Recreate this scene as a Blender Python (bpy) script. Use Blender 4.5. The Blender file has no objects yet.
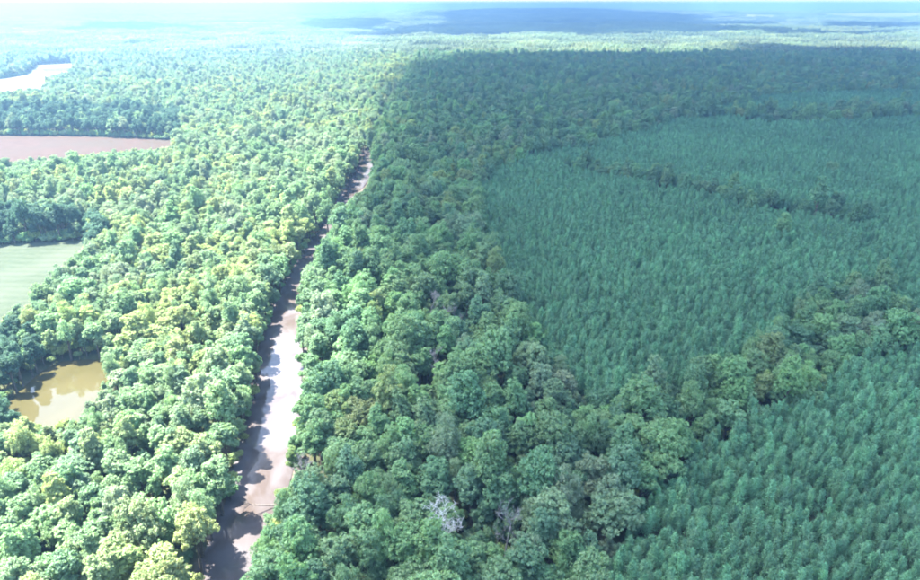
import bpy, math, random
import numpy as np
from mathutils import Vector, kdtree

rnd = random.Random(7)
rng = np.random.default_rng(7)
scene = bpy.context.scene
col = scene.collection
R = math.radians

# ------------------------------------------------------------------ camera
CAM_H, PITCH, FPX = 120.0, R(23.5), 657.0          # metres, tilt below level, focal length in photo pixels
cam_d = bpy.data.cameras.new("camera")
cam = bpy.data.objects.new("camera", cam_d)
col.objects.link(cam)
cam.location = (0, 0, CAM_H)
cam.rotation_euler = (math.pi / 2 - PITCH, 0, 0)
cam_d.sensor_fit = 'HORIZONTAL'
cam_d.angle = 2 * math.atan(460 / FPX)
cam_d.clip_start, cam_d.clip_end = 1.0, 80000
scene.camera = cam

# ------------------------------------------------------------------ light
SUN_AZ, SUN_EL = R(-66), R(62)                      # left of the view direction, ahead of the camera
SUN = Vector((math.sin(SUN_AZ) * math.cos(SUN_EL), math.cos(SUN_AZ) * math.cos(SUN_EL), math.sin(SUN_EL)))
world = bpy.data.worlds.new("World")
scene.world = world
world.use_nodes = True
wn = world.node_tree
sky = wn.nodes.new('ShaderNodeTexSky')
sky.sky_type = 'NISHITA'
sky.sun_disc = False
sky.sun_elevation = SUN_EL
sky.sun_rotation = SUN_AZ
sky.air_density, sky.dust_density, sky.ozone_density = 1.0, 1.5, 1.0
bg = wn.nodes['Background']
bg.inputs['Strength'].default_value = 0.15
wn.links.new(sky.outputs[0], bg.inputs[0])

sun_d = bpy.data.lights.new("sun", 'SUN')
sun_d.energy = 5.0
sun_d.angle = R(0.53)
sun_d.color = (1.0, 0.96, 0.89)
sun = bpy.data.objects.new("sun", sun_d)
col.objects.link(sun)
sun.rotation_euler = SUN.to_track_quat('Z', 'Y').to_euler()

vs = scene.view_settings
vs.view_transform, vs.look, vs.gamma, vs.exposure = 'Standard', 'None', 1.0, 3.17
vs.use_curve_mapping = False
cy = scene.cycles
cy.max_bounces, cy.diffuse_bounces, cy.glossy_bounces = 6, 4, 2
cy.transmission_bounces, cy.volume_bounces, cy.transparent_max_bounces = 2, 0, 12
cy.filter_width = 2.0                              # the photograph is a little soft
cy.caustics_reflective = cy.caustics_refractive = False

# ------------------------------------------------------------------ geometry of the view: photo pixel <-> place on the ground
SP, CP = math.sin(PITCH), math.cos(PITCH)

def at(px, py, z=0.0):
    """photo pixel -> the point at height z seen there"""
    u, v = (px - 460) / FPX, (290 - py) / FPX
    d = np.array([u, CP + v * SP, -SP + v * CP])
    t = (z - CAM_H) / d[2]
    return float(d[0] * t), float(d[1] * t)

def project(x, y, z):
    dz = np.asarray(z) - CAM_H
    depth = y * CP - dz * SP
    up = y * SP + dz * CP
    depth = np.maximum(depth, 1e-3)
    return 460 + FPX * x / depth, 290 - FPX * up / depth

def inside(poly, x, y):
    x, y = np.asarray(x, float), np.asarray(y, float)
    res = np.zeros(np.broadcast(x, y).shape, bool)
    n = len(poly)
    for i in range(n):
        x1, y1 = poly[i]
        x2, y2 = poly[(i + 1) % n]
        if y1 == y2:
            continue
        c = ((y1 > y) != (y2 > y)) & (x < (x2 - x1) * (y - y1) / (y2 - y1) + x1)
        res ^= c
    return res

def line_dist(pts, x, y):
    """distance to a polyline and the side (+ = right of travel), the position along it"""
    x, y = np.asarray(x, float), np.asarray(y, float)
    best = np.full(x.shape, 1e9)
    side = np.zeros(x.shape)
    for (x1, y1), (x2, y2) in zip(pts[:-1], pts[1:]):
        dx, dy = x2 - x1, y2 - y1
        t = np.clip(((x - x1) * dx + (y - y1) * dy) / (dx * dx + dy * dy), 0, 1)
        ex, ey = x - (x1 + t * dx), y - (y1 + t * dy)
        d = np.hypot(ex, ey)
        m = d < best
        best = np.where(m, d, best)
        side = np.where(m, np.sign(ex * dy - ey * dx), side)
    return best, side

# smooth value noise, vectorised
_tab = np.random.default_rng(3).random((256, 256))
def vnoise(x, y):
    xi, yi = np.floor(x).astype(int), np.floor(y).astype(int)
    fx, fy = x - xi, y - yi
    fx, fy = fx * fx * (3 - 2 * fx), fy * fy * (3 - 2 * fy)
    g = lambda a, b: _tab[a % 256, b % 256]
    return (g(xi, yi) * (1 - fx) + g(xi + 1, yi) * fx) * (1 - fy) + (g(xi, yi + 1) * (1 - fx) + g(xi + 1, yi + 1) * fx) * fy
def fbm(x, y, o=4):
    s, a, t = 0, 1, 0
    for k in range(o):
        s = s + a * vnoise(x * 2 ** k + 17.3 * k, y * 2 ** k + 5.1 * k)
        t += a
        a *= .5
    return s / t

# ------------------------------------------------------------------ layout, traced on the photograph
RIVER_PX = [(205, 640), (222, 590), (238, 548), (251, 510), (263, 470), (272, 430), (279, 395), (281, 360), (285, 325), (292, 296),
            (302, 268), (317, 242), (329, 224), (346, 199), (362, 176), (367, 160), (377, 138), (386, 118), (396, 100)]
RIVER_W = [10, 10, 10.5, 11, 12, 13, 13.5, 13.5, 12.5, 9, 6.5, 6, 6, 6.5, 9, 9.5, 6, 5, 5]
river_line = [at(x, y, -0.6) for x, y in RIVER_PX]
river_seen = [[(206, 590), (226, 548), (240, 508), (246, 470), (254, 432), (261, 395), (263, 350), (271, 325), (284, 302), (290, 286),
               (299, 284), (297, 300), (295, 325), (298, 355), (298, 400), (290, 440), (284, 478), (268, 508), (254, 540), (247, 590)],
              [(300, 268), (315, 241), (325, 223), (333, 222), (322, 242), (306, 266)],
              [(338, 205), (347, 192), (357, 178), (363, 165), (368, 157), (371, 160), (368, 186), (352, 196), (343, 207)]]
pond_px = [(-12, 432), (-6, 412), (18, 392), (40, 372), (60, 361), (90, 359), (114, 361), (112, 382), (99, 415), (70, 430), (30, 437)]
pond_seen = [(28, 424), (48, 387), (70, 371), (103, 368), (104, 378), (92, 398), (82, 412), (50, 424)]
pond_w = [at(x, y, -0.6) for x, y in pond_px]
field_green_seen = [(-140, 250), (0, 246), (86, 241), (72, 256), (40, 280), (20, 298), (0, 317), (-140, 380)]
field_green = [at(*p) for p in [(-190, 250), (0, 245), (92, 240), (84, 262), (50, 296), (25, 325), (0, 345), (-190, 400)]]
field_red_seen = [(-120, 133), (0, 136), (100, 137), (172, 141), (165, 148), (110, 150), (60, 156), (0, 160), (-120, 162)]
field_red = [at(*p) for p in [(-150, 133), (0, 135.5), (100, 136.5), (178, 140.5), (172, 152), (110, 158), (60, 166), (0, 172), (-150, 176)]]
field_pale_seen = [(-60, 82), (0, 80), (26, 76), (40, 66), (72, 64), (70, 70), (46, 77), (40, 88), (0, 91), (-60, 93)]
field_pale = [at(*p) for p in [(-90, 80), (0, 79), (26, 75), (38, 65), (74, 63), (74, 72), (50, 80), (44, 92), (0, 95), (-90, 97)]]
field_pale2_seen = [(22, 52), (46, 49), (44, 53), (24, 55)]
field_pale2 = [at(*p) for p in [(20, 51.5), (48, 48.5), (47, 54), (22, 56.5)]]
SEEN = river_seen + [pond_seen, field_green_seen, field_red_seen, field_pale_seen, field_pale2_seen]

PINE_TOP = 12.0
pine_zones = [[at(x, y, PINE_TOP) for x, y in z] for z in (
    [(482, 182), (500, 163), (545, 153), (606, 141), (655, 120), (715, 113), (760, 120), (815, 121), (920, 114), (1080, 112), (1080, 322), (918, 319),
     (882, 290), (835, 284), (792, 308), (752, 345), (700, 377), (640, 387), (588, 388), (562, 357), (526, 326), (506, 290), (493, 250), (488, 205)],
    [(705, 108), (745, 101), (790, 94.5), (850, 90), (1080, 87), (1080, 104), (850, 107), (800, 112)],
    [(612, 600), (636, 500), (665, 452), (740, 410), (812, 386), (868, 345), (920, 334), (1080, 324), (1080, 720), (580, 720)])]
belt_line = [at(x, y, 12) for x, y in [(575, 165), (600, 168), (640, 174), (700, 187), (760, 199), (830, 210), (850, 213)]]
BELT_HALF = 7.0
BANK = 4.5
DEAD = ((446, 526, 19, 1.7, 'bleached white dead tree with dense bare twigs, low in the middle'),
        (503, 524, 18, .8, 'smaller grey bare tree right of the bleached white one'),
        (432, 362, 17, .55, 'bare grey tree standing in the wood near the centre'),
        (425, 300, 17, .5, 'pale bare leaning tree above the one near the centre'),
        (462, 314, 16, .5, 'thin bare snag at the pine edge right of the pale bare tree'),
        (312, 462, 14, .8, 'pale bare treetop on the right bank of the river'))
DEAD_AT = [at(px, py, h * .8) for px, py, h, _, _ in DEAD]

def river_half(x, y):
    rl = np.array(river_line)
    d = np.hypot(np.asarray(x)[..., None] - rl[:, 0], np.asarray(y)[..., None] - rl[:, 1])
    return np.array(RIVER_W)[np.argmin(d, -1)] / 2

def terrain(x, y):
    x, y = np.asarray(x, float), np.asarray(y, float)
    d = np.hypot(x, y)
    k = np.clip((d - 1500) / 2500, 0, 1)
    z = k * 26 * (fbm(x / 900, y / 900, 3) - .5) * 2
    k2 = np.clip((d - 3500) / 6000, 0, 1)
    z = z + k2 * (18 + 95 * np.clip(fbm(x / 3200 + 4.2, y / 2600 + 1.7, 3) - .42, -.12, .4))
    az = np.arctan2(x, np.maximum(y, 1))
    z = z + 48 * np.exp(-((az - .17) / .3) ** 2) * np.exp(-((d - 7800) / 1700) ** 2) * np.where(y > 0, 1, 0)
    return z

# ------------------------------------------------------------------ materials
def material(name):
    m = bpy.data.materials.new(name)
    m.use_nodes = True
    nt = m.node_tree
    nt.nodes.clear()
    out = nt.nodes.new('ShaderNodeOutputMaterial')
    return m, nt, out

def node(nt, kind, **kw):
    n = nt.nodes.new(kind)
    for k, v in kw.items():
        if isinstance(k, str) and k.startswith('i_'):
            n.inputs[k[2:].replace('_', ' ')].default_value = v
        else:
            setattr(n, k, v)
    return n

def leaf_material(name, trans=.46, vary=.36):
    """colour comes from the tree's own tint; each spray of leaves differs a little"""
    m, nt, out = material(name)
    L = nt.links
    tint = node(nt, 'ShaderNodeAttribute', attribute_type='INSTANCER', attribute_name='tint')
    geo = node(nt, 'ShaderNodeNewGeometry')
    hsv = node(nt, 'ShaderNodeHueSaturation')
    r1 = node(nt, 'ShaderNodeMapRange'); r1.inputs[3].default_value = 1 - vary * .55; r1.inputs[4].default_value = 1 + vary * .75
    L.new(geo.outputs['Random Per Island'], r1.inputs[0])
    mul = node(nt, 'ShaderNodeMath', operation='MULTIPLY'); mul.inputs[1].default_value = 7.31
    fr = node(nt, 'ShaderNodeMath', operation='FRACT')
    L.new(geo.outputs['Random Per Island'], mul.inputs[0]); L.new(mul.outputs[0], fr.inputs[0])
    r2 = node(nt, 'ShaderNodeMapRange'); r2.inputs[3].default_value = .485; r2.inputs[4].default_value = .515
    L.new(fr.outputs[0], r2.inputs[0])
    L.new(r2.outputs[0], hsv.inputs['Hue']); L.new(r1.outputs[0], hsv.inputs['Value'])
    L.new(tint.outputs['Color'], hsv.inputs['Color'])
    dif = node(nt, 'ShaderNodeBsdfDiffuse')
    tr = node(nt, 'ShaderNodeBsdfTranslucent')
    gl = node(nt, 'ShaderNodeBsdfGlossy'); gl.inputs['Roughness'].default_value = .6
    gl.inputs['Color'].default_value = (.8, .85, .9, 1)
    warm = node(nt, 'ShaderNodeMix', data_type='RGBA', blend_type='MULTIPLY'); warm.inputs[0].default_value = 1
    warm.inputs[7].default_value = (1.15, 1.1, .7, 1)
    L.new(hsv.outputs[0], dif.inputs[0]); L.new(hsv.outputs[0], warm.inputs[6]); L.new(warm.outputs[2], tr.inputs[0])
    mx = node(nt, 'ShaderNodeMixShader'); mx.inputs[0].default_value = trans
    L.new(dif.outputs[0], mx.inputs[1]); L.new(tr.outputs[0], mx.inputs[2])
    mx2 = node(nt, 'ShaderNodeMixShader'); mx2.inputs[0].default_value = .025
    L.new(mx.outputs[0], mx2.inputs[1]); L.new(gl.outputs[0], mx2.inputs[2])
    L.new(mx2.outputs[0], out.inputs[0])
    return m

def rough_material(name, c1, c2, scale, rough=.9, bump=.0, detail=5, c3=None, scale3=1.0):
    m, nt, out = material(name)
    L = nt.links
    tc = node(nt, 'ShaderNodeNewGeometry')
    nz = node(nt, 'ShaderNodeTexNoise'); nz.inputs['Scale'].default_value = scale; nz.inputs['Detail'].default_value = detail
    L.new(tc.outputs['Position'], nz.inputs['Vector'])
    rp = node(nt, 'ShaderNodeValToRGB')
    rp.color_ramp.elements[0].position, rp.color_ramp.elements[1].position = .35, .65
    rp.color_ramp.elements[0].color, rp.color_ramp.elements[1].color = (*c1, 1), (*c2, 1)
    L.new(nz.outputs[0], rp.inputs[0])
    b = node(nt, 'ShaderNodeBsdfPrincipled'); b.inputs['Roughness'].default_value = rough
    b.inputs['Specular IOR Level'].default_value = .1
    colour = rp.outputs[0]
    if c3:
        n3 = node(nt, 'ShaderNodeTexNoise'); n3.inputs['Scale'].default_value = scale3; n3.inputs['Detail'].default_value = 3
        L.new(tc.outputs['Position'], n3.inputs['Vector'])
        rr = node(nt, 'ShaderNodeMapRange'); rr.inputs[1].default_value = .45; rr.inputs[2].default_value = .62
        L.new(n3.outputs[0], rr.inputs[0])
        mm = node(nt, 'ShaderNodeMix', data_type='RGBA'); mm.inputs[7].default_value = (*c3, 1)
        L.new(rr.outputs[0], mm.inputs[0]); L.new(colour, mm.inputs[6])
        colour = mm.outputs[2]
    L.new(colour, b.inputs['Base Color'])
    if bump:
        bp = node(nt, 'ShaderNodeBump'); bp.inputs['Strength'].default_value = bump; bp.inputs['Distance'].default_value = .3
        L.new(nz.outputs[0], bp.inputs['Height']); L.new(bp.outputs[0], b.inputs['Normal'])
    L.new(b.outputs[0], out.inputs[0])
    return m

M_LEAF = leaf_material("broad leaves")
M_NEEDLE = leaf_material("pine needles", .22, .5)
M_BARK = rough_material("bark", (.055, .045, .035), (.13, .11, .09), 3.0)
M_DEAD = rough_material("bleached dead wood", (.42, .42, .40), (.62, .62, .60), 2.0)
M_GREYWOOD = rough_material("grey dead wood", (.16, .15, .14), (.30, .29, .28), 2.0)
M_FALLEN = rough_material("wet fallen wood", (.10, .085, .07), (.24, .21, .18), 2.0)

def ground_material():
    m, nt, out = material("forest floor and sandy banks")
    L = nt.links
    g = node(nt, 'ShaderNodeNewGeometry')
    n1 = node(nt, 'ShaderNodeTexNoise'); n1.inputs['Scale'].default_value = .25; n1.inputs['Detail'].default_value = 8
    n2 = node(nt, 'ShaderNodeTexNoise'); n2.inputs['Scale'].default_value = .004; n2.inputs['Detail'].default_value = 6
    L.new(g.outputs['Position'], n1.inputs['Vector']); L.new(g.outputs['Position'], n2.inputs['Vector'])
    rp = node(nt, 'ShaderNodeValToRGB')
    e = rp.color_ramp.elements
    e[0].position, e[0].color = .35, (.03, .045, .02, 1)
    e[1].position, e[1].color = .7, (.075, .075, .04, 1)
    L.new(n1.outputs[0], rp.inputs[0])
    sand = node(nt, 'ShaderNodeValToRGB')
    e = sand.color_ramp.elements
    e[0].position, e[0].color = .3, (.06, .043, .03, 1)
    e[1].position, e[1].color = .7, (.15, .12, .098, 1)
    L.new(n1.outputs[0], sand.inputs[0])
    a = node(nt, 'ShaderNodeAttribute', attribute_name='bank')
    ad = node(nt, 'ShaderNodeMath', operation='ADD'); L.new(a.outputs['Fac'], ad.inputs[0])
    sb = node(nt, 'ShaderNodeMapRange'); sb.inputs[1].default_value, sb.inputs[2].default_value, sb.inputs[3].default_value, sb.inputs[4].default_value = .3, .7, -.35, .35
    L.new(n1.outputs[0], sb.inputs[0]); L.new(sb.outputs[0], ad.inputs[1])
    st = node(nt, 'ShaderNodeMapRange'); st.inputs[1].default_value, st.inputs[2].default_value = .4, .75
    L.new(ad.outputs[0], st.inputs[0])
    mm = node(nt, 'ShaderNodeMix', data_type='RGBA')
    L.new(st.outputs[0], mm.inputs[0]); L.new(rp.outputs[0], mm.inputs[6]); L.new(sand.outputs[0], mm.inputs[7])
    b = node(nt, 'ShaderNodeBsdfPrincipled'); b.inputs['Roughness'].default_value = .95; b.inputs['Specular IOR Level'].default_value = .1
    bp = node(nt, 'ShaderNodeBump'); bp.inputs['Strength'].default_value = .8; bp.inputs['Distance'].default_value = .5
    L.new(n1.outputs[0], bp.inputs['Height']); L.new(bp.outputs[0], b.inputs['Normal'])
    L.new(mm.outputs[2], b.inputs['Base Color']); L.new(b.outputs[0], out.inputs[0])
    return m

def water_material(name, c1, c2, scale, rough=.06, bump=.06):
    """silty water: cloudy colour under a smooth, slightly rippled surface"""
    m, nt, out = material(name)
    L = nt.links
    g = node(nt, 'ShaderNodeNewGeometry')
    mp = node(nt, 'ShaderNodeMapping'); mp.inputs['Scale'].default_value = (1, .55, 1)
    L.new(g.outputs['Position'], mp.inputs[0])
    n1 = node(nt, 'ShaderNodeTexNoise'); n1.inputs['Scale'].default_value = scale; n1.inputs['Detail'].default_value = 5
    n1.inputs['Distortion'].default_value = .8
    L.new(mp.outputs[0], n1.inputs['Vector'])
    rp = node(nt, 'ShaderNodeValToRGB')
    e = rp.color_ramp.elements
    e[0].position, e[0].color = .38, (*c1, 1)
    e[1].position, e[1].color = .6, (*c2, 1)
    L.new(n1.outputs[0], rp.inputs[0])
    n2 = node(nt, 'ShaderNodeTexNoise'); n2.inputs['Scale'].default_value = 1.2; n2.inputs['Detail'].default_value = 3
    L.new(g.outputs['Position'], n2.inputs['Vector'])
    bp = node(nt, 'ShaderNodeBump'); bp.inputs['Strength'].default_value = bump; bp.inputs['Distance'].default_value = .2
    L.new(n2.outputs[0], bp.inputs['Height'])
    b = node(nt, 'ShaderNodeBsdfPrincipled')
    b.inputs['Roughness'].default_value = rough; b.inputs['IOR'].default_value = 1.33
    b.inputs['Specular IOR Level'].default_value = .5
    L.new(rp.outputs[0], b.inputs['Base Color']); L.new(bp.outputs[0], b.inputs['Normal'])
    L.new(b.outputs[0], out.inputs[0])
    return m

def volume_material(name, colour, density, aniso):
    m, nt, out = material(name)
    v = node(nt, 'ShaderNodeVolumePrincipled')
    v.inputs['Color'].default_value = (*colour, 1)
    v.inputs['Density'].default_value = density
    v.inputs['Anisotropy'].default_value = aniso
    nt.links.new(v.outputs[0], out.inputs['Volume'])
    return m

# ------------------------------------------------------------------ mesh helpers
def mesh_from(name, V, F, mats, midx=None, smooth=False):
    me = bpy.data.meshes.new(name)
    V = np.asarray(V, np.float32)
    loops = np.concatenate([np.asarray(f, np.int32).ravel() for f in F])
    tot = np.concatenate([np.full(len(f), np.asarray(f).shape[1], np.int32) for f in F])
    start = np.concatenate([[0], np.cumsum(tot)[:-1]]).astype(np.int32)
    me.vertices.add(len(V)); me.vertices.foreach_set('co', V.ravel())
    me.loops.add(len(loops)); me.loops.foreach_set('vertex_index', loops)
    me.polygons.add(len(tot)); me.polygons.foreach_set('loop_start', start); me.polygons.foreach_set('loop_total', tot)
    for m in mats:
        me.materials.append(m)
    if midx is not None:
        me.polygons.foreach_set('material_index', np.asarray(midx, np.int32))
    if smooth:
        me.polygons.foreach_set('use_smooth', np.ones(len(tot), bool))
    me.update(calc_edges=True)
    return me

def add(name, me, parent=None, kind=None, label=None, cat=None, group=None):
    o = bpy.data.objects.new(name, me)
    col.objects.link(o)
    o.parent = parent
    for k, v in (('kind', kind), ('label', label), ('category', cat), ('group', group)):
        if v:
            o[k] = v
    return o

def sheet(name, poly, z, mat, n=1):
    """a flat sheet with the given outline"""
    import bmesh
    bm = bmesh.new()
    bm.faces.new([bm.verts.new((x, y, z)) for x, y in poly])
    bmesh.ops.recalc_face_normals(bm, faces=bm.faces)
    if bm.faces[:][0].normal.z < 0:
        bmesh.ops.reverse_faces(bm, faces=bm.faces)
    bmesh.ops.triangulate(bm, faces=bm.faces)
    me = bpy.data.meshes.new(name)
    bm.to_mesh(me); bm.free()
    me.materials.append(mat)
    return me

def roughen(poly, step, amp, seed):
    """an outline with small irregular wiggles"""
    r = random.Random(seed)
    out = []
    n = len(poly)
    for i in range(n):
        a, b = poly[i], poly[(i + 1) % n]
        L = math.dist(a, b)
        k = max(1, min(60, int(L / step)))
        for j in range(k):
            t = j / k
            out.append((a[0] + (b[0] - a[0]) * t + r.uniform(-amp, amp), a[1] + (b[1] - a[1]) * t + r.uniform(-amp, amp)))
    return out

# ------------------------------------------------------------------ ground: one sheet to the horizon, with the river bed and pond carved in
def axis(a, b, step, far_lo, far_hi):
    mid = list(np.arange(a, b + .01, step))
    lo, hi, s = [], [], step
    v = a
    while v > far_lo:
        s *= 1.18; v -= s; lo.append(v)
    v, s = b, step
    while v < far_hi:
        s *= 1.18; v += s; hi.append(v)
    return np.array(lo[::-1] + mid + hi)

EXT = 24000
gx = axis(-230, 40, 2.5, -EXT, EXT)
gy = axis(60, 560, 2.5, -EXT, EXT)
gx = np.clip(gx, -EXT, EXT); gy = np.clip(gy, -EXT, EXT)
X, Y = np.meshgrid(gx, gy)
Z = terrain(X, Y)
near = (np.abs(X) < 400) & (Y > 20) & (Y < 1000)
bank = np.zeros_like(X)
xn, yn = X[near], Y[near]
d, side = line_dist(river_line, xn, yn)
hw = river_half(xn, yn)
wob = 1.5 * (fbm(xn / 9, yn / 9, 3) - .5) * 2
s = np.clip((d + wob - hw) / BANK, 0, 1)
zr = -2.0 * (1 - s * s * (3 - 2 * s))
wide = np.where(side > 0, 4.0, 1.0)
bk = np.clip(1 - (d - hw - wide) / 4, 0, 1)
pe = np.full(xn.shape, 1e9)
pd, _ = line_dist(pond_w + [pond_w[0]], xn, yn)
ins = inside(pond_w, xn, yn)
pd = np.where(ins, -pd, pd)
s2 = np.clip((pd + 1.0) / 4, 0, 1)
zp = -2.0 * (1 - s2 * s2 * (3 - 2 * s2))
Z[near] = Z[near] + np.minimum(zr, zp) + .25 * (fbm(xn / 5, yn / 5, 3) - .5)
bank[near] = np.maximum(bk, np.clip(1 - pd / 3, 0, 1) * .5)
nxg, nyg = len(gx), len(gy)
ii = np.arange(nxg * nyg).reshape(nyg, nxg)
F = np.stack([ii[:-1, :-1], ii[:-1, 1:], ii[1:, 1:], ii[1:, :-1]], -1).reshape(-1, 4)
me = mesh_from('ground', np.stack([X, Y, Z], -1).reshape(-1, 3), [F], [ground_material()], smooth=True)
at_ = me.attributes.new('bank', 'FLOAT', 'POINT')
at_.data.foreach_set('value', bank.ravel().astype(np.float32))
add('ground', me, kind='structure', label='dark forest floor with pale sandy river banks', cat='ground')

# water
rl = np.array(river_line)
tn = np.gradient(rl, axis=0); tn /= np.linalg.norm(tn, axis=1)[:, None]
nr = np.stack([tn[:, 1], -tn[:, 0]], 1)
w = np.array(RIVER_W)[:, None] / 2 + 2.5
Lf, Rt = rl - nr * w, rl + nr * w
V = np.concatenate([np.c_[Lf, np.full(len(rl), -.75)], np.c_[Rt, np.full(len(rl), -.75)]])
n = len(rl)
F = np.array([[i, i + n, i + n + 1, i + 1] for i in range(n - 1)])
M_RIVER = water_material("river silt and painted cloud reflection", (.062, .049, .043), (.096, .088, .090), .10)  # pale second tone paints the cloud reflection into the silt colour
add('river', mesh_from('river', V, [F], [M_RIVER]), kind='structure', label='narrow silty river with painted pale reflections running straight through the forest', cat='river')
M_POND = water_material("brown pond water", (.048, .043, .017), (.058, .051, .022), .05, .03, .02)
add('pond', sheet('pond', pond_w, -.75, M_POND), kind='structure', label='small brown pond ringed by trees', cat='pond')

# fields
M_CROP = rough_material("green crop", (.038, .050, .031), (.048, .060, .038), .35, bump=.5, c3=(.054, .063, .043), scale3=.03)
M_SOIL = rough_material("reddish bare field", (.042, .026, .018), (.052, .033, .024), .12, bump=.4, c3=(.042, .031, .021), scale3=.02)
M_PALE = rough_material("pale dry field", (.12, .105, .08), (.15, .135, .11), .05, bump=.3, c3=(.1, .11, .075), scale3=.012)
nt = M_CROP.node_tree
wv = node(nt, 'ShaderNodeTexWave'); wv.inputs['Scale'].default_value = .05; wv.inputs['Distortion'].default_value = 3.5; wv.inputs['Detail'].default_value = 3
wv.bands_direction = 'Y'
nt.links.new([q for q in nt.nodes if q.type == 'NEW_GEOMETRY'][0].outputs['Position'], wv.inputs['Vector'])
pb = [q for q in nt.nodes if q.type == 'BSDF_PRINCIPLED'][0]
src = pb.inputs['Base Color'].links[0].from_socket
rw = node(nt, 'ShaderNodeMix', data_type='RGBA', blend_type='MULTIPLY'); rw.inputs[7].default_value = (.84, .89, .82, 1)
nt.links.new(wv.outputs['Fac'], rw.inputs[0]); nt.links.new(src, rw.inputs[6]); nt.links.new(rw.outputs[2], pb.inputs['Base Color'])
add('field', sheet('field', roughen(field_green, 14, 2, 1), .12, M_CROP), kind='structure', label='pale green crop field at the left edge above the pond', cat='field')
add('field', sheet('field', roughen(field_red, 25, 3, 2), .12, M_SOIL), kind='structure', label='reddish bare field below a dark tree line at the left', cat='field')
add('field', sheet('field', roughen(field_pale, 40, 6, 3), .12, M_PALE), kind='structure', label='pale dry field curving round a clump of trees far left', cat='field')
add('field', sheet('field', roughen(field_pale2, 40, 6, 4), .12, M_PALE), kind='structure', label='small pale field beyond the curved one, far left', cat='field')

# far clearings draped on the rolling land
far_fields = []
def draped(poly, z, mat, label, zt=0):
    xs, ys = [p[0] for p in poly], [p[1] for p in poly]
    gxx = np.linspace(min(xs), max(xs), 40); gyy = np.linspace(min(ys), max(ys), 40)
    XX, YY = np.meshgrid(gxx, gyy)
    ins = inside(poly, XX, YY)
    idm = np.arange(1600).reshape(40, 40)
    q = np.stack([idm[:-1, :-1], idm[:-1, 1:], idm[1:, 1:], idm[1:, :-1]], -1).reshape(-1, 4)
    q = q[ins.ravel()[q].sum(1) >= 3]
    ZZ = terrain(XX, YY) + z
    add('field', mesh_from('field', np.stack([XX, YY, ZZ], -1).reshape(-1, 3), [q], [mat]), kind='structure', label=label, cat='field')
    far_fields.append(poly)
for poly, lab in (([(405, 13.5), (440, 11.5), (520, 11.5), (535, 13), (470, 14.5), (420, 15)], 'pale far clearing left of centre near the horizon'),
                  ([(655, 26), (700, 23.5), (765, 24), (760, 26.5), (700, 28)], 'pale far clearing right of centre near the horizon'),
                  ([(-40, 26), (20, 25), (45, 27), (20, 29), (-40, 29.5)], 'far pale strip of field at the left edge'),
                  ([(180, 23), (250, 21), (300, 22), (250, 24)], 'thin far pale field above the left forest'),
                  ([(90, 33), (150, 31), (185, 32), (150, 34.5), (100, 35)], 'narrow pale clearing far left, above the curved field'),
                  ([(-40, 18), (60, 17), (120, 18), (60, 19.5), (-40, 20)], 'very distant pale field strip at the left'),
                  ([(255, 29), (300, 27.5), (345, 28.5), (300, 30.5)], 'small pale clearing beyond the head of the river'),
                  ([(320, 14), (380, 13), (400, 14), (360, 15.5)], 'distant pale patch left of the far blue ridge'),
                  ([(560, 41), (620, 39), (650, 40), (600, 43)], 'sunlit pale glade beyond the shaded wood, centre right'),
                  ([(820, 33), (880, 31), (925, 32), (880, 35)], 'pale clearing far right below the distant field'),
                  ([(700, 18), (750, 17), (790, 18), (750, 19.5)], 'distant pale strip at the right end of the blue ridge'),
                  ([(790, 16), (870, 15), (930, 16), (930, 18), (840, 18.5)], 'far pale field at the right near the horizon')):
    draped([at(x, y, 15) for x, y in poly], 3.5, M_PALE, lab)

# ------------------------------------------------------------------ tree building
def tube(pts, radii, sides=6):
    """tapered tube along points -> verts, quads"""
    V, F = [], []
    for i, (p, r) in enumerate(zip(pts, radii)):
        a = Vector(pts[max(0, i - 1)]); b = Vector(pts[min(len(pts) - 1, i + 1)])
        t = (b - a).normalized()
        u = t.cross(Vector((.31, .95, .1))).normalized(); v = t.cross(u)
        for k in range(sides):
            an = 2 * math.pi * k / sides
            V.append(tuple(Vector(p) + (u * math.cos(an) + v * math.sin(an)) * r))
    for i in range(len(pts) - 1):
        for k in range(sides):
            k2 = (k + 1) % sides
            F.append((i * sides + k, i * sides + k2, (i + 1) * sides + k2, (i + 1) * sides + k))
    return V, F

class Geo:
    def __init__(self):
        self.V, self.F, self.n = [], [], 0
    def put(self, V, F):
        V = np.asarray(V, np.float32).reshape(-1, 3); F = np.asarray(F, np.int64)
        self.V.append(V); self.F.append(F + self.n); self.n += len(V)
    def arrays(self):
        return np.concatenate(self.V), np.concatenate(self.F)

def cards(P, N, size, aspect, g, rs, along=None):
    """a folded leaf spray at each P facing N"""
    n = len(P)
    N = N / np.maximum(np.linalg.norm(N, axis=1, keepdims=True), 1e-6)
    ref = rs.normal(size=(n, 3)) if along is None else along + .25 * rs.normal(size=(n, 3))
    t = ref - N * (ref * N).sum(1, keepdims=True)
    t /= np.maximum(np.linalg.norm(t, axis=1, keepdims=True), 1e-6)
    b = np.cross(N, t)
    s = size[:, None] if np.ndim(size) else np.full((n, 1), size)
    off = -.16 * s * N
    q = np.stack([P - t * s * .5, P - b * s * aspect * .5 + off, P + t * s * .5 + off * .3, P + b * s * aspect * .5 + off], 1)
    g.put(q.reshape(-1, 3), np.arange(n * 4).reshape(-1, 4))

def unit(rs, n, up=-1.0):
    v = rs.normal(size=(n * 3 + 30, 3)); v /= np.linalg.norm(v, axis=1, keepdims=True)
    v = v[v[:, 2] > up]
    return v[:n]

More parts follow.
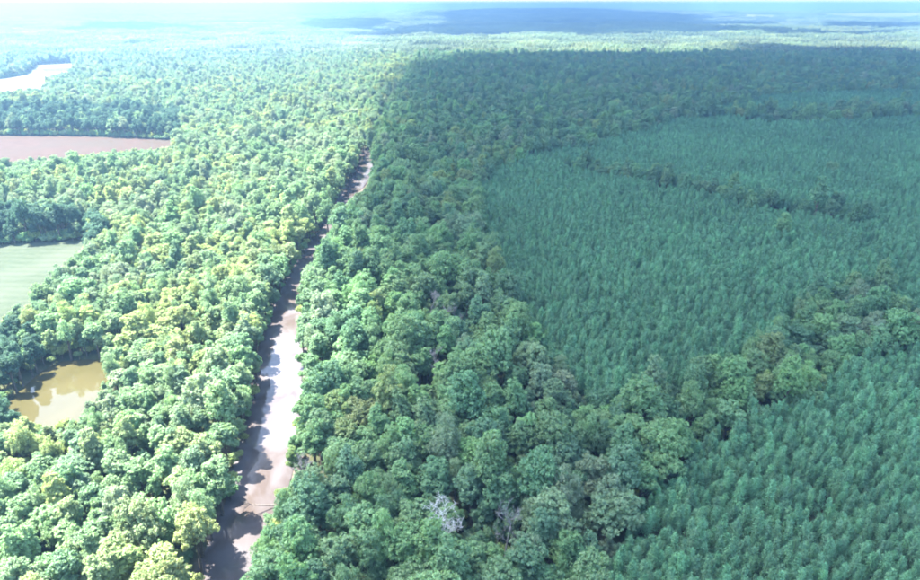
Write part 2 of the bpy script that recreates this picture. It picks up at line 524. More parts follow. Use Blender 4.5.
def broad_tree(seed, h, r, crown_low, lobes, style):
    """-> trunk geo, crown geo. style: round, oval, airy, spread"""
    rs = np.random.default_rng(seed)
    ch = h - crown_low
    rz = ch / 2
    c0 = np.array([0, 0, crown_low + rz])
    lob = []
    tries = 0
    while len(lob) < lobes and tries < 400:
        tries += 1
        dv = unit(rs, 1, -.45)[0]
        lr = r * rs.uniform(.2, .4) * (.85 if style == 'airy' else 1)
        k = rs.uniform(.5, 1.08)
        prof = np.array([r - lr * .75, r - lr * .75, rz - lr * .7])
        c = c0 + dv * prof * k
        if style == 'oval':
            c[:2] *= 1 - .25 * max(0, dv[2])
        if all(np.linalg.norm(c - p) > .5 * (lr + q) for p, q in lob):
            lob.append((c, lr))
    lob.append((c0 + np.array([0, 0, rz * .25]), r * .45))
    g = Geo()
    C = np.array([p for p, _ in lob]); RR = np.array([q for _, q in lob])
    for c, lr in lob:
        out = c - c0
        out = out / (np.linalg.norm(out) + 1e-6)
        ncl = int(10 + 15 * lr)
        dv = unit(rs, ncl, -.75)
        rad = lr * rs.uniform(.5, 1.2, (ncl, 1))
        cc = c + dv * rad * np.array([1, 1, .85])
        keep = np.ones(ncl, bool)
        for p, q in lob:
            if p is c:
                continue
            keep &= np.linalg.norm(cc - p, axis=1) > q * .72
        cc, dv = cc[keep], dv[keep]
        for p, dd in zip(cc, dv):
            cr = rs.uniform(.35, .8) * (.5 + .1 * r)
            m = int(rs.integers(19, 29) * (1.0 if style != 'airy' else .75))
            ld = unit(rs, m)
            ld = ld + .7 * dd + np.array([0, 0, .35])
            ld /= np.linalg.norm(ld, axis=1, keepdims=True)
            P = p + ld * cr * rs.uniform(.35, 1.05, (m, 1)) * np.array([1, 1, .8])
            if style == 'airy':
                P[:, 2] -= rs.uniform(0, .7, m)
            N = ld + .55 * rs.normal(size=(m, 3)) + np.array([0, 0, .35])
            al = None
            if style == 'airy':
                al = np.tile(np.array([0, 0, -1.0]), (m, 1)) + dd
            cards(P, N, rs.uniform(.32, .56, m) * (.82 if style == 'airy' else 1), .62 if style != 'airy' else .38, g, rs, al)
    # sparse leaves inside, so that the crown is not a hollow shell
    m = 260
    dv = unit(rs, m) * rs.uniform(.2, .8, (m, 1))
    cards(c0 + dv * np.array([r, r, rz]) * .8, unit(rs, m), rs.uniform(.7, 1.2, m), .7, g, rs)
    # trunk and limbs
    t = Geo()
    top = c0 + np.array([rs.uniform(-.4, .4), rs.uniform(-.4, .4), rz * .35])
    br = .018 * h + .05
    pts = [(0, 0, -1.2), (0, 0, 0), tuple(top * np.array([.3, .3, .35])), tuple(top * np.array([.6, .6, .7])), tuple(top)]
    t.put(*tube(pts, [br * 1.5, br * 1.25, br, br * .7, br * .2], 7))
    for c, lr in lob[:7]:
        a = np.array([top[0] * .5, top[1] * .5, max(crown_low * .75, c[2] * .55)])
        mid = (a + c) / 2 + np.array([0, 0, -.25 * lr])
        t.put(*tube([tuple(a), tuple(mid), tuple(c)], [br * .5, br * .34, br * .12], 5))
    return t, g

def pine_tree(seed, h, r):
    rs = np.random.default_rng(seed)
    g, t = Geo(), Geo()
    lean = rs.uniform(-.02, .02, 2) * h
    axis_at = lambda z: np.array([lean[0] * z / h, lean[1] * z / h, z])
    z = h * .42
    while z < h - .5:
        k = (h - z) / (h * .58)
        L0 = r * min(1, .16 + 1.0 * k ** .75) * (1 if k < .75 else .8)
        nb = rs.integers(5, 8)
        ph = rs.uniform(0, 6.28)
        for i in range(nb):
            an = ph + 6.283 * i / nb + rs.uniform(-.35, .35)
            L = L0 * rs.uniform(.7, 1.15)
            rise = rs.uniform(.25, .6)
            dv = np.array([math.cos(an), math.sin(an), rise])
            nt = max(3, int(L / .22))
            f = np.linspace(.3, 1, nt)[:, None]
            P = axis_at(z) + dv * L * f + rs.normal(size=(nt, 3)) * .09
            P = np.repeat(P, 5, 0) + rs.normal(size=(nt * 5, 3)) * .15
            al = np.tile(dv + np.array([0, 0, .9]), (nt * 5, 1)) + .5 * rs.normal(size=(nt * 5, 3))
            N = rs.normal(size=(nt * 5, 3)) * .6 + np.array([0, 0, .6]) + dv * .4
            cards(P, N, rs.uniform(.22, .42, nt * 5), .36, g, rs, al)
        z += rs.uniform(.42, .62) * (.6 + .5 * k)
    P = axis_at(h) + np.array([0, 0, -1]) * rs.uniform(0, .9, (26, 1)) + rs.normal(size=(26, 3)) * .09
    cards(P, rs.normal(size=(26, 3)), rs.uniform(.35, .6, 26), .35, g, rs, np.tile(np.array([0, 0, 1.0]), (26, 1)))
    t.put(*tube([(0, 0, -1), (0, 0, 0), tuple(axis_at(h * .5)), tuple(axis_at(h * .97))], [.17, .15, .1, .02], 6))
    return t, g

def dead_tree(seed, h, spread, depth=4, flat=.0):
    rs = random.Random(seed)
    t, tw = Geo(), Geo()
    def grow(p, dv, L, rad, lev):
        pts, rr = [p], [rad]
        q = Vector(p)
        for k in range(3):
            dv = (dv + Vector((rs.uniform(-.22, .22), rs.uniform(-.22, .22), rs.uniform(-.1, .16)))).normalized()
            q = q + dv * L / 3
            pts.append(tuple(q)); rr.append(rad * (1 - .2 * (k + 1)))
        (t if lev < 2 else tw).put(*tube(pts, rr, 5 if lev < 2 else 3))
        if lev >= depth:
            return
        for k in range(rs.choice((5, 6)) if lev == 0 else 4 if lev < 3 else 3):
            an = rs.uniform(0, 6.28)
            f = rs.choice((2, 3, 3, 3)) if lev == 0 else rs.choice((1, 2, 3, 3))
            side = Vector((math.cos(an), math.sin(an), rs.uniform(.0, .7)))
            grow(pts[f], (dv * .75 + side * spread).normalized(), L * rs.uniform(.15, .22) * (.6 + .5 * min(spread, 1)) if lev == 0 else L * rs.uniform(.55, .8), max(rr[f] * .6, .035), lev + 1)
    grow((0, 0, -.8), Vector((0, 0, 1)), h * .82, .26, 0)
    return t, tw

# prototypes: name, height, radius
BROAD = []                                          # (trunk mesh, crown mesh, whole mesh, height, radius, style)
def whole(name, t, g, mleaf):
    tv, tf = t.arrays(); gv, gf = g.arrays()
    return mesh_from(name, np.concatenate([tv, gv]), [np.concatenate([tf, gf + len(tv)])], [M_BARK, mleaf], [0] * len(tf) + [1] * len(gf))
def three(name, t, g, mleaf):
    return mesh_from(name + ' trunk', *[(a, [b]) for a, b in [t.arrays()]][0], [M_BARK]), \
           mesh_from(name + ' crown', *[(a, [b]) for a, b in [g.arrays()]][0], [mleaf]), whole(name, t, g, mleaf)
spec = [('round', 15.5, 3.9, 4.5, 19), ('round', 16.5, 4.4, 5, 22), ('oval', 15, 3.3, 4.5, 16), ('round', 17.5, 4.9, 5.5, 25),
        ('oval', 18.5, 3.4, 4.5, 20), ('oval', 16.5, 3.0, 4.5, 17), ('oval', 19, 3.8, 5.5, 22),
        ('airy', 16, 3.9, 4.5, 20), ('airy', 15, 3.4, 4, 18),
        ('spread', 14.5, 4.7, 6, 24), ('round', 11.5, 2.9, 3, 14), ('oval', 12, 2.5, 2.5, 13)]
for i, (st, h, r, low, nl) in enumerate(spec):
    t, g = broad_tree(100 + i, h, r, low, nl, st)
    BROAD.append((*three('broadleaf %02d' % i, t, g, M_LEAF), h, r, st))
BUSH = []
for i, (h, r) in enumerate(((3.6, 2.1), (4.4, 2.4), (3.0, 1.8))):
    t, g = broad_tree(200 + i, h, r, .5, 7, 'round')
    BUSH.append((*three('bush %02d' % i, t, g, M_LEAF), h, r, 'round'))
PINE = []
for i, (h, r) in enumerate(((12.0, 1.15), (12.6, 1.25), (11.4, 1.1), (12.3, 1.35), (13.0, 1.15), (10.8, 1.2))):
    t, g = pine_tree(300 + i, h, r)
    PINE.append((*three('pine %02d' % i, t, g, M_NEEDLE), h, r, 'pine'))

# ------------------------------------------------------------------ where the trees stand
def hexgrid(x0, x1, y0, y1, s, jit):
    xs = np.arange(x0, x1, s); ys = np.arange(y0, y1, s * .866)
    XX, YY = np.meshgrid(xs, ys)
    XX = XX + (np.arange(len(ys)) % 2)[:, None] * s / 2
    XX = XX + rng.uniform(-jit, jit, XX.shape) * s
    YY = YY + rng.uniform(-jit, jit, YY.shape) * s
    return XX.ravel(), YY.ravel()

def in_wedge(x, y, margin=70):
    """what the camera sees, with a margin to each side"""
    return (np.abs(x) < (y * CP + CAM_H * SP) * 460 / FPX * 1.06 + margin) & (y > 38)

def in_pine(x, y):
    m = np.zeros(len(x), bool)
    wa = 10 + np.clip((np.hypot(x, y) - 250) / 10, 0, 36)
    wx = x + wa * (fbm(x / 26, y / 26, 3) - .5); wy = y + wa * (fbm(x / 26 + 9, y / 26 + 4, 3) - .5)
    for z in pine_zones:
        m |= inside(z, wx, wy)
    return m

def blocked(x, y, h, r, low=.3):
    """stands in water or a field, or its crown would hang over one of the open places"""
    bad = np.zeros(len(x), bool)
    d, _ = line_dist(river_line, x, y)
    bad |= d < river_half(x, y) + .6
    for dx, dy in DEAD_AT:
        bad |= np.hypot(x - dx, y - dy) < 2.8 + .75 * r
    for p in (pond_w, field_green, field_red, field_pale, field_pale2):
        bad |= inside(p, x, y)
    for p in far_fields:
        bad |= inside(p, x, y)
    for dx, f in ((0, 0), (0, .45), (0, .75), (0, 1.0), (-.8, .6), (.8, .6), (-.55, .85), (.55, .85), (-.6, low), (.6, low)):
        px, py = project(x + dx * r, y, terrain(x, y) + f * h)
        for poly in SEEN:
            bad |= inside(poly, px, py)
    return bad

FAR = 1650.0
trees = []                                          # x, y, proto, scale, rot, zone
def keep_arrays(x, y, idx, sc):
    H = np.array([b[3] for b in BROAD])[idx] * sc; RR_ = np.array([b[4] for b in BROAD])[idx] * sc
    ok = ~blocked(x, y, H, RR_)
    return x[ok], y[ok], idx[ok], sc[ok]

# tall layer
px_, py_ = hexgrid(-1500, 1500, 38, FAR, 6.5, .38)
m = in_wedge(px_, py_); px_, py_ = px_[m], py_[m]
bd, _ = line_dist(belt_line, px_, py_)
m = (~in_pine(px_, py_)) | (bd < BELT_HALF) | ((rng.random(len(px_)) < .004) & (py_ > 300))
px_, py_ = px_[m], py_[m]
ip, _iy = project(px_, py_, np.full(len(px_), 12.0))
d, side = line_dist(river_line, px_, py_)
hole = ((vnoise(px_ / 15 + 3, py_ / 15 + 8) > .87) | (rng.random(len(px_)) < .16)) & (side > 0)
px_, py_, d, side, ip = px_[~hole], py_[~hole], d[~hole], side[~hole], ip[~hole]
young = (side < 0) & (d > 22) & (py_ < 330) & (px_ < -40)      # bright young thicket between pond and river
w_old = np.array([2.4, 2.2, 2, 1.8, 2.4, 1.8, 1.8, 3, 2.6, 1.6, .6, .5]); w_old /= w_old.sum()
w_yng = np.array([1.2, .3, 2, .1, .4, 1, .1, 1, 1.6, .4, 3, 1.5]); w_yng /= w_yng.sum()
idx = np.where(young, rng.choice(12, len(px_), p=w_yng), rng.choice(12, len(px_), p=w_old))
sc = np.clip(rng.normal(.96, .13, len(px_)), .68, 1.28)
sc = np.where(young, sc * .9, sc)
sc = np.where(side > 0, sc * 1.15, sc)
sc = np.where((d < river_half(px_, py_) + 12) & (side < 0), sc * 1.05, sc)
tall = keep_arrays(px_, py_, idx, sc)
# lower layer in the gaps
kd = kdtree.KDTree(len(tall[0]))
for i, (a, b) in enumerate(zip(tall[0], tall[1])):
    kd.insert((a, b, 0), i)
kd.balance()
qx, qy = hexgrid(-560, 560, 38, 560, 4.0, .42)
m = in_wedge(qx, qy, 30) & ~in_pine(qx, qy) & (vnoise(qx / 15 + 3, qy / 15 + 8) < .92); qx, qy = qx[m], qy[m]
tr_ = np.array([b[4] for b in BROAD])[tall[2]] * tall[3]
m = np.array([(lambda c: c[2] > .62 * tr_[c[1]] + .9)(kd.find((a, b, 0))) for a, b in zip(qx, qy)])
qx, qy = qx[m], qy[m]
idx2 = rng.choice([2, 5, 8, 10, 11, 10, 11], len(qx)); sc2 = np.clip(rng.normal(.82, .12, len(qx)), .55, 1.1)
low = keep_arrays(qx, qy, idx2, sc2)
BT = [np.concatenate([a, b]) for a, b in zip(tall, low)]
# bushes along the banks and in remaining gaps
kd = kdtree.KDTree(len(BT[0]))
for i, (a, b) in enumerate(zip(BT[0], BT[1])):
    kd.insert((a, b, 0), i)
kd.balance()
bx, by = hexgrid(-330, 200, 40, 420, 3.4, .42)
m = in_wedge(bx, by, 10) & ~in_pine(bx, by); bx, by = bx[m], by[m]
br_ = np.array([b[4] for b in BROAD])[BT[2]] * BT[3]
m = np.array([(lambda c: c[2] > .72 * br_[c[1]])(kd.find((a, b, 0))) for a, b in zip(bx, by)])
bx, by = bx[m], by[m]
ex, ey = hexgrid(-1100, -60, 200, 1300, 3.6, .42)
ed = np.full(len(ex), 1e9)
for p in (field_green, field_red, field_pale):
    ed = np.minimum(ed, line_dist(p + [p[0]], ex, ey)[0])
m = (ed < 11) & in_wedge(ex, ey, 20)
bx, by = np.concatenate([bx, ex[m]]), np.concatenate([by, ey[m]])
bi = rng.integers(0, 3, len(bx)); bs = rng.uniform(.6, 1.15, len(bx)) * np.where(by > 200, 1.35, 1)
m = ~blocked(bx, by, np.array([b[3] for b in BUSH])[bi] * bs, np.array([b[4] for b in BUSH])[bi] * bs)
bx, by, bi, bs = bx[m], by[m], bi[m], bs[m]

# pines in planted rows
th = R(38)
a, b = np.meshgrid(np.arange(-1500, 1500, 1.8), np.arange(-1500, 1500, 2.2))
a = a + rng.uniform(-.5, .5, a.shape); b = b + rng.uniform(-.34, .34, b.shape)
qx = (a * math.cos(th) - b * math.sin(th)).ravel() + 300; qy = (a * math.sin(th) + b * math.cos(th)).ravel() + 500
m = (qy > 38) & (qy < 1200); qx, qy = qx[m], qy[m]
m = in_wedge(qx, qy, 25); qx, qy = qx[m], qy[m]
m = in_pine(qx, qy); qx, qy = qx[m], qy[m]
bd, _ = line_dist(belt_line, qx, qy)
gap = fbm(qx / 13, qy / 13, 3)
m = (bd > BELT_HALF + 3) & (rng.random(len(qx)) > .04) & (gap > .22)
qx, qy = qx[m], qy[m]
kd = kdtree.KDTree(len(BT[0]))
for i, (u, v) in enumerate(zip(BT[0], BT[1])):
    kd.insert((u, v, 0), i)
kd.balance()
br_ = np.array([q[4] for q in BROAD])[BT[2]] * BT[3]
m = np.array([(lambda c: c[2] > .8 * br_[c[1]])(kd.find((u, v, 0))) for u, v in zip(qx, qy)])
qx, qy = qx[m], qy[m]
pi_ = rng.integers(0, 6, len(qx))
ps = np.clip(rng.normal(1, .1, len(qx)), .72, 1.3) * (.88 + .28 * fbm(qx / 60, qy / 60, 2))

# colours of single trees
PALETTE = [('deep green', (.105, .215, .105)), ('mid green', (.145, .265, .115)), ('bright yellow-green', (.265, .345, .110)),
           ('grey-green', (.170, .265, .140)), ('olive green', (.195, .275, .105)), ('fresh green', (.160, .300, .120)),
           ('pale silvery-green', (.215, .290, .165)), ('tan-tinged', (.250, .250, .145))]
PAL = np.array([c for _, c in PALETTE])
d, side = line_dist(river_line, BT[0], BT[1])
left = side < 0
pl = np.array([.13, .22, .16, .15, .12, .14, .075, .005]); pr = np.array([.26, .41, .006, .10, .055, .155, .014, .0])
pick_u = fbm(BT[0] / 30 + 50, BT[1] / 30 + 20, 2)
pick_u = np.argsort(np.argsort(pick_u + rng.normal(0, .12, len(d)))) / len(d)      # neighbours tend to be alike
order_ = [6, 3, 0, 1, 5, 4, 2, 7]
cum = lambda p: np.cumsum(np.array(p)[order_])
pc = np.where(left, np.array(order_)[np.minimum(np.searchsorted(cum(pl), pick_u), 7)], np.array(order_)[np.minimum(np.searchsorted(cum(pr), pick_u), 7)])
def tints(pal_idx, n):
    return PAL[pal_idx] * rng.uniform(.86, 1.16, (n, 1)) * rng.uniform(.94, 1.06, (n, 3))
bd, _ = line_dist(belt_line, BT[0], BT[1])
pc = np.where((bd < BELT_HALF + 1) | in_pine(BT[0], BT[1]), rng.choice([0, 1, 0], len(d)), pc)
tint = tints(pc, len(pc))
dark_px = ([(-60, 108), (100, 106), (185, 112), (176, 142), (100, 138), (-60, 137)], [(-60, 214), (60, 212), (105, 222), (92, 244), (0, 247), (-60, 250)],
           [(-60, 322), (30, 318), (60, 345), (66, 365), (40, 380), (20, 415), (-60, 430)])          # most trees inside these outlines get a darker tint
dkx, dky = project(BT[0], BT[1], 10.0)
dark_tint = np.zeros(len(d), bool)
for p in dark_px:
    dark_tint |= inside(p, dkx, dky)
dark_tint &= rng.random(len(d)) < .85
pc = np.where(dark_tint, 0, pc)
tint = np.where(dark_tint[:, None], np.array([.062, .140, .085]) * rng.uniform(.85, 1.2, (len(d), 1)), tint)
tint = np.where((left & ~dark_tint)[:, None], tint * .78 + .22 * np.array([.31, .38, .23]), tint)
bpc = rng.choice([1, 2, 4, 5, 3], len(bx)); btint = tints(bpc, len(bx))
ptint = np.array([.098, .228, .110]) * rng.uniform(.78, 1.3, (len(qx), 1)) * (.85 + .35 * fbm(qx / 40 + 3, qy / 40, 2))[:, None] * rng.uniform(.94, 1.06, (len(qx), 3))

# ------------------------------------------------------------------ singles: those that show largest; the rest of each kind as one mass
def in_frame(x, y, h, r):
    px, py = project(x, y, .75 * h)
    return (px > -4) & (px < 924) & (py > 0) & (py < 586)

def pick(x, y, h, r, n):
    f = in_frame(x, y, h, r)
    size = r / np.sqrt(x * x + y * y + (CAM_H - .7 * h) ** 2)
    size = np.where(f, size, 0)
    order = np.argsort(-size)[:n]
    return order[size[order] > 0]

def make_single(name, x, y, rot, scl, protos, i, tn_, label, cat, group):
    root = bpy.data.objects.new(name, None)
    root.empty_display_size = 1
    col.objects.link(root)
    root.location = (x, y, float(terrain(x, y)))
    root.rotation_euler = (rnd.uniform(-.06, .06), rnd.uniform(-.06, .06), rot)
    root.scale = (scl * rnd.uniform(.86, 1.16), scl * rnd.uniform(.86, 1.16), scl * rnd.uniform(.88, 1.12))
    root['label'], root['category'] = label, cat
    if group:
        root['group'] = group
    t = bpy.data.objects.new('trunk', protos[i][0]); col.objects.link(t); t.parent = root
    c = bpy.data.objects.new('crown', protos[i][1]); col.objects.link(c); c.parent = root
    c['tint'] = [float(v) for v in tn_]
    return root

def proto_collection(name, protos):
    c = bpy.data.collections.new(name)
    for i, p in enumerate(protos):
        c.objects.link(bpy.data.objects.new('%s %02d' % (name, i), p[2] if isinstance(p, tuple) else p))
    return c

def scatter(name, x, y, z, idx, scl, rot, tn_, collection, label, cat):
    """one mass of trees: points with an instance on each"""
    n = len(x)
    me = bpy.data.meshes.new(name)
    me.vertices.add(n)
    me.vertices.foreach_set('co', np.stack([x, y, z], 1).astype(np.float32).ravel())
    def attr(nm, ty, data, key='value'):
        a = me.attributes.new(nm, ty, 'POINT'); a.data.foreach_set(key, data)
    attr('pick', 'INT', np.asarray(idx, np.int32))
    attr('turn', 'FLOAT_VECTOR', rot.astype(np.float32).ravel(), 'vector')
    attr('size', 'FLOAT_VECTOR', scl.astype(np.float32).ravel(), 'vector')
    attr('tint', 'FLOAT_COLOR', np.c_[tn_, np.ones(n)].astype(np.float32).ravel(), 'color')
    o = add(name, me, kind='stuff', label=label, cat=cat)
    ng = bpy.data.node_groups.new(name + ' scatter', 'GeometryNodeTree')
    ng.interface.new_socket('Geometry', in_out='INPUT', socket_type='NodeSocketGeometry')
    ng.interface.new_socket('Geometry', in_out='OUTPUT', socket_type='NodeSocketGeometry')
    gi, go = ng.nodes.new('NodeGroupInput'), ng.nodes.new('NodeGroupOutput')
    ip_ = ng.nodes.new('GeometryNodeInstanceOnPoints')
    ci = ng.nodes.new('GeometryNodeCollectionInfo')
    ci.inputs['Collection'].default_value = collection
    ci.inputs['Separate Children'].default_value = True
    ci.inputs['Reset Children'].default_value = True
    def named(nm, ty):
        q = ng.nodes.new('GeometryNodeInputNamedAttribute'); q.data_type = ty; q.inputs['Name'].default_value = nm
        return q.outputs['Attribute']
    L = ng.links
    L.new(gi.outputs[0], ip_.inputs['Points']); L.new(ci.outputs[0], ip_.inputs['Instance'])
    ip_.inputs['Pick Instance'].default_value = True
    L.new(named('pick', 'INT'), ip_.inputs['Instance Index'])
    L.new(named('turn', 'FLOAT_VECTOR'), ip_.inputs['Rotation'])
    L.new(named('size', 'FLOAT_VECTOR'), ip_.inputs['Scale'])
    L.new(ip_.outputs[0], go.inputs[0])
    md = o.modifiers.new('scatter', 'NODES'); md.node_group = ng
    return o

def turns(n):
    return np.stack([rng.uniform(-.04, .04, n), rng.uniform(-.04, .04, n), rng.uniform(0, 6.283, n)], 1)

def ordinal(k):
    return ['', 'second ', 'third ', 'fourth ', 'fifth ', 'sixth ', 'seventh ', 'eighth ', 'ninth ', 'tenth '][k] if k < 10 else '%dth ' % (k + 1)

def where_broad(x, y, px, py):
    d, s = line_dist(river_line, np.array([x]), np.array([y]))
    dp, _ = line_dist(pond_w + [pond_w[0]], np.array([x]), np.array([y]))
    d, s, dp = float(d[0]), float(s[0]), float(dp[0])
    if d < 19:
        return 'on the left bank of the river' if s < 0 else 'on the right bank of the river'
    if dp < 12:
        return 'at the edge of the pond'
    if s < 0:
        if px < 130:
            return 'below the pond' if py > 430 else 'between pond and green field'
        return 'left of the river, above pond level' if py < 420 else 'between river and lower left corner'
    if px < 400:
        return 'just right of the river'
    if px > 640:
        return 'in the broadleaf belt between the pines' if py < 460 else 'within the lower right pines'
    if px > 540:
        return 'at the lower left edge of the pines'
    return 'in the shaded wood low in the middle' if py > 440 else 'in the shaded wood near the centre'

# broadleaf trees
Hb = np.array([b[3] for b in BROAD])[BT[2]] * BT[3]; Rb = np.array([b[4] for b in BROAD])[BT[2]] * BT[3]
rot_b = turns(len(Hb))
sel = pick(BT[0], BT[1], Hb, Rb, 300)
size_word = lambda r: 'very large' if r > 4.7 else 'large' if r > 3.9 else 'middling' if r > 3.0 else 'small'
shape_word = {'round': 'round-crowned', 'oval': 'tall oval', 'airy': 'feathery', 'spread': 'wide-spreading'}
cells = {}
for i in sel:
    px, py = project(BT[0][i], BT[1][i], Hb[i] * .75)
    k = (size_word(Rb[i]), PALETTE[pc[i]][0], shape_word[BROAD[BT[2][i]][5]], where_broad(BT[0][i], BT[1][i], float(px), float(py)))
    cells.setdefault(k, []).append((-float(py), int(i)))
for k, mem in cells.items():
    mem.sort()
    for j, (_, i) in enumerate(mem):
        lab = '%s %s %s tree %s' % k
        if len(mem) > 1:
            lab += ', ' + ('lowest' if j == 0 else ordinal(j) + 'lowest')
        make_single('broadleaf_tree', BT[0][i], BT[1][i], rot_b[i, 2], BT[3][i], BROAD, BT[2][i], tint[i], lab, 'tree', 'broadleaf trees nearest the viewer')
rest = np.ones(len(Hb), bool); rest[sel] = False
C_BROAD = proto_collection('broadleaf', BROAD)
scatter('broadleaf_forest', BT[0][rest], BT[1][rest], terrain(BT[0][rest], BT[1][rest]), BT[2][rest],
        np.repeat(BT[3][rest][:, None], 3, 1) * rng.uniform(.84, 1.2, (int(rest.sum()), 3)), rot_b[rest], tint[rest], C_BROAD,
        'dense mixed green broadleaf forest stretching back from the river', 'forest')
# bushes
print('counts', len(Hb), len(bx), len(qx))
C_BUSH = proto_collection('bush', BUSH)
scatter('undergrowth', bx, by, terrain(bx, by), bi, np.repeat(bs[:, None], 3, 1), turns(len(bx)), btint, C_BUSH,
        'low bushes filling the gaps and the river banks', 'undergrowth')
# pines
Hp = np.array([b[3] for b in PINE])[pi_] * ps; Rp = np.array([b[4] for b in PINE])[pi_] * ps
rot_p = turns(len(Hp))
sel = pick(qx, qy, Hp, Rp, 300)
for i in sel:
    px, py = project(qx[i], qy[i], Hp[i])
    px, py = float(px), float(py)
    part = 'lower right corner' if px > 790 else 'lower right, left of the corner' if px > 700 else 'pine edge beside the broadleaf wood'
    row = 'along the bottom' if py > 540 else 'second band up from the bottom' if py > 505 else 'third band up'
    make_single('pine_tree', qx[i], qy[i], rot_p[i, 2], ps[i], PINE, pi_[i], ptint[i],
                'slender blue-green plantation pine, %s, %s' % (part, row), 'pine', 'plantation pines, %s, %s' % (part, row))
rest = np.ones(len(Hp), bool); rest[sel] = False
C_PINE = proto_collection('pine', PINE)
scatter('pine_plantation', qx[rest], qy[rest], terrain(qx[rest], qy[rest]), pi_[rest],
        np.repeat(ps[rest][:, None], 3, 1), rot_p[rest], ptint[rest], C_PINE, 'even blue-green stand of plantation pines on the right', 'plantation')

# dead trees, by where their crowns show
for k, (px, py, h, spread, lab) in enumerate(DEAD):
    x, y = DEAD_AT[k]
    root = bpy.data.objects.new('dead_tree', None); col.objects.link(root)
    root.location = (x, y, 0); root.rotation_euler = (0, 0, k * 1.3)
    root['label'], root['category'], root['group'] = lab, 'dead tree', 'bare dead trees among the green'
    t, tw = dead_tree(40 + k, h, spread, 4)
    v, f = t.arrays(); add('trunk', mesh_from('dead trunk', v, [f], [M_GREYWOOD if k else M_DEAD]), root)
    v, f = tw.arrays(); add('branches', mesh_from('dead branches', v, [f], [M_GREYWOOD if k else M_DEAD]), root)

# fallen tree in the river
x, y = at(276, 506, -.4)
root = bpy.data.objects.new('fallen_tree', None); col.objects.link(root)
root.location = (x, y, -.3); root.rotation_euler = (R(2), R(-84), R(8))
root['label'], root['category'] = 'bare fallen tree lying out from the right bank into the river', 'fallen tree'
t, tw = dead_tree(77, 9, .5, 3)
v, f = t.arrays(); add('trunk', mesh_from('fallen trunk', v, [f], [M_FALLEN]), root)
v, f = tw.arrays(); add('branches', mesh_from('fallen branches', v, [f], [M_FALLEN]), root)

# ------------------------------------------------------------------ distant forest: stands of small crowns on the rolling land
def stand(seed, S=76, n=80):
    rs = np.random.default_rng(seed)
    g = Geo()
    pts = []
    while len(pts) < n:
        p = rs.uniform(-S / 2, S / 2, 2)
        if all(np.hypot(*(p - q)) > 5.2 for q in pts[-60:]):
            pts.append(p)
    for p in pts:
        h, r = rs.uniform(12, 20), rs.uniform(3.4, 5.6)
        m = 62
        dv = unit(rs, m, -.2)
        dv2 = dv + rs.normal(size=(m, 3)) * .18
        P = np.array([p[0], p[1], h - r * 1.1]) + dv2 * np.array([r, r, r * 1.15])
        cards(P, dv + .35 * rs.normal(size=(m, 3)) + np.array([0, 0, .2]), rs.uniform(1.5, 2.6, m), .75, g, rs)
    v, f = g.arrays()
    return mesh_from('stand %02d' % seed, v, [f], [M_LEAF])
ax_, ay_ = np.arange(-8800, 8800, 62.0), np.arange(1500, 10500, 62.0)
AX, AY = np.meshgrid(ax_, ay_)
oo = (fbm(AX / 700 + 31, AY / 420 + 8, 4) > .63) & (np.hypot(AX, AY) > 2450) & (np.abs(AX) < AY * .8 + 60)
idm = np.arange(AX.size).reshape(AX.shape)
q = np.stack([idm[:-1, :-1], idm[:-1, 1:], idm[1:, 1:], idm[1:, :-1]], -1).reshape(-1, 4)
q = q[oo.ravel()[q].sum(1) >= 3]
used, inv = np.unique(q, return_inverse=True)
M_OPEN = rough_material("pale open land", (.03, .04, .024), (.05, .05, .036), .006, c3=(.04, .055, .03), scale3=.01)
add('open_land', mesh_from('open_land', np.stack([AX.ravel()[used], AY.ravel()[used], (terrain(AX, AY) + 2.5).ravel()[used]], 1), [inv.reshape(-1, 4)], [M_OPEN]),
    kind='structure', label='pale open land between the far woods', cat='open land')
C_STAND = proto_collection('stand', [stand(i) for i in range(6)])
sx, sy = hexgrid(-8800, 8800, 1500, 10500, 72, .25)
m = (np.abs(sx) < sy * .80 + 60) & (np.hypot(sx, sy) < 10500) & ((sy > FAR + 20))
sx, sy = sx[m], sy[m]
ok = np.ones(len(sx), bool)
ppx, ppy = project(sx, sy, terrain(sx, sy) + 12)
for p in far_fields:
    ok &= ~inside(p, sx, sy)
op = fbm(sx / 700 + 31, sy / 420 + 8, 4)
ok &= ~((op > .635) & (np.hypot(sx, sy) > 2500))
sx, sy, op = sx[ok], sy[ok], op[ok]
k = rng.choice(len(PAL) - 1, len(sx), p=[.2, .26, .12, .14, .12, .12, .04])
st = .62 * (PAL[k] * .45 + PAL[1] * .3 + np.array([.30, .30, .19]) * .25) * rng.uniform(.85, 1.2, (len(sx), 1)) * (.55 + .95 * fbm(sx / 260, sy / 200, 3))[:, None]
sc3 = np.stack([rng.uniform(1, 1.15, len(sx)), rng.uniform(1, 1.15, len(sx)), rng.uniform(.65, 1.4, len(sx))], 1)
scatter('distant_forest', sx, sy, terrain(sx, sy), rng.integers(0, 6, len(sx)), sc3,
        np.stack([np.zeros(len(sx)), np.zeros(len(sx)), rng.uniform(0, 6.28, len(sx))], 1), st, C_STAND,
        'hazy distant forest on rolling land up to the horizon', 'forest')

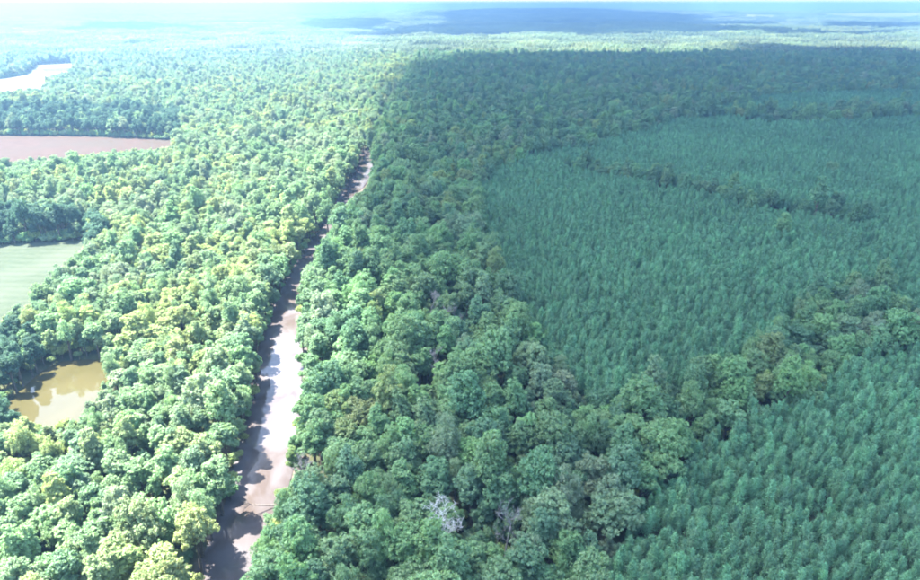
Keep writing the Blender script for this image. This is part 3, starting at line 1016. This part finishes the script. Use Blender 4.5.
# ------------------------------------------------------------------ clouds overhead (out of the picture) that shade the right half
CLOUD_H = 1150.0
def cloud(shade_px, seed, label, density=.02, edge=60.0, z_ref=14, ragged=420.0):
    """a flat-based cumulus standing where the sun throws its shadow on the traced ground"""
    g = [at(x, y, z_ref) if isinstance(x, (int, float)) else x[0] for x, y in shade_px]
    k = (CLOUD_H - z_ref) / SUN.z
    poly = [(x + SUN.x * k, y + SUN.y * k) for x, y in g]
    xs, ys = [p[0] for p in poly], [p[1] for p in poly]
    step = 22.0
    gx_ = np.arange(min(xs) - 120, max(xs) + 120, step); gy_ = np.arange(min(ys) - 120, max(ys) + 120, step)
    XX, YY = np.meshgrid(gx_, gy_)
    dd, _ = line_dist(poly + [poly[0]], XX.ravel(), YY.ravel())
    dd = dd.reshape(XX.shape) * np.where(inside(poly, XX, YY), 1, -1)
    far_ = np.clip((YY - SUN.y * k - 600) / 900, 0, 1)              # far edges are more ragged
    dd = dd + 70 * (fbm(XX / 120 + seed, YY / 120, 4) - .5) * (1 - far_) + far_ * ragged * (fbm(XX / 420 + seed, YY / 420, 5) - .5)
    t = np.clip(dd / edge, 0, 1)
    th_ = np.where(dd > 0, (t * (2 - t)) ** .8 * (230 + 260 * fbm(XX / 160 + seed * 3, YY / 160 + 2, 4)), 0)
    act = th_ > 0
    idm = np.arange(XX.size).reshape(XX.shape)
    q = np.stack([idm[:-1, :-1], idm[:-1, 1:], idm[1:, 1:], idm[1:, :-1]], -1).reshape(-1, 4)
    q = q[act.ravel()[q].any(1)]
    top = {}
    V, remap_b, remap_t = [], {}, {}
    for v in np.unique(q):
        x, y = XX.flat[v], YY.flat[v]
        remap_b[v] = len(V)
        V.append((x, y, CLOUD_H - .06 * th_.flat[v]))
        if act.flat[v]:
            remap_t[v] = len(V); V.append((x, y, CLOUD_H + th_.flat[v]))
        else:
            remap_t[v] = remap_b[v]
    Fb = [[remap_b[v] for v in f[::-1]] for f in q]
    Ft = [[remap_t[v] for v in f] for f in q]
    me = mesh_from('cloud', V, [np.array(Ft), np.array(Fb)], [volume_material('cloud vapour', (.97, .97, .98), density, .6)], smooth=True)
    add('cloud', me, kind='structure', label=label, cat='cloud')

cloud([(225, 640), (250, 560), (280, 500), (292, 440), (303, 390), (330, 330), (348, 260), (358, 215), (368, 160), (380, 105), (396, 68),
       (450, 57), (560, 56), (690, 54), (735, 45), (775, 46), (830, 53), (1000, 54), (1300, 56), (1500, 140), (1700, 420), (1500, 1000), (250, 1100)],
      2, 'broad white cumulus cloud overhead shading the right half')
cloud([(300, 29), (395, 33), (470, 35), (560, 33.5), (640, 31), (700, 33), (765, 34), (740, 25), (690, 20), (600, 14), (450, 16), (430, 23)],
      5, 'far white cumulus cloud shading the land near the horizon', edge=120, ragged=1500.0)

cloud([(60, 30), (150, 28.5), (215, 29), (170, 25), (100, 25)], 7, 'small far cloud shading the far left woods', edge=90)
cloud([(290, 26), (340, 28), (385, 27), (370, 21), (310, 20)], 9, 'small far cloud left of the big far one', edge=90)
cloud([(800, 30), (860, 31), (930, 30), (1000, 27), (900, 24), (830, 25)], 11, 'small far cloud over the far right', edge=90)
# ------------------------------------------------------------------ haze
bm_h = EXT + 400
zt = float(max(150.0, terrain(X, Y).max() + 40))
hz = [(-bm_h, -bm_h), (bm_h, -bm_h), (bm_h, bm_h), (-bm_h, bm_h)]
zb = float(Z.min()) - 1.5
V = [(x, y, zb) for x, y in hz] + [(x, y, zt) for x, y in hz]
F = np.array([[3, 2, 1, 0], [4, 5, 6, 7], [0, 1, 5, 4], [1, 2, 6, 5], [2, 3, 7, 6], [3, 0, 4, 7]])
add('haze', mesh_from('haze', V, [F], [volume_material('haze', (.15, .275, .43), 2.7e-4, .28)]), kind='stuff', label='pale summer haze over the whole forest', cat='haze')
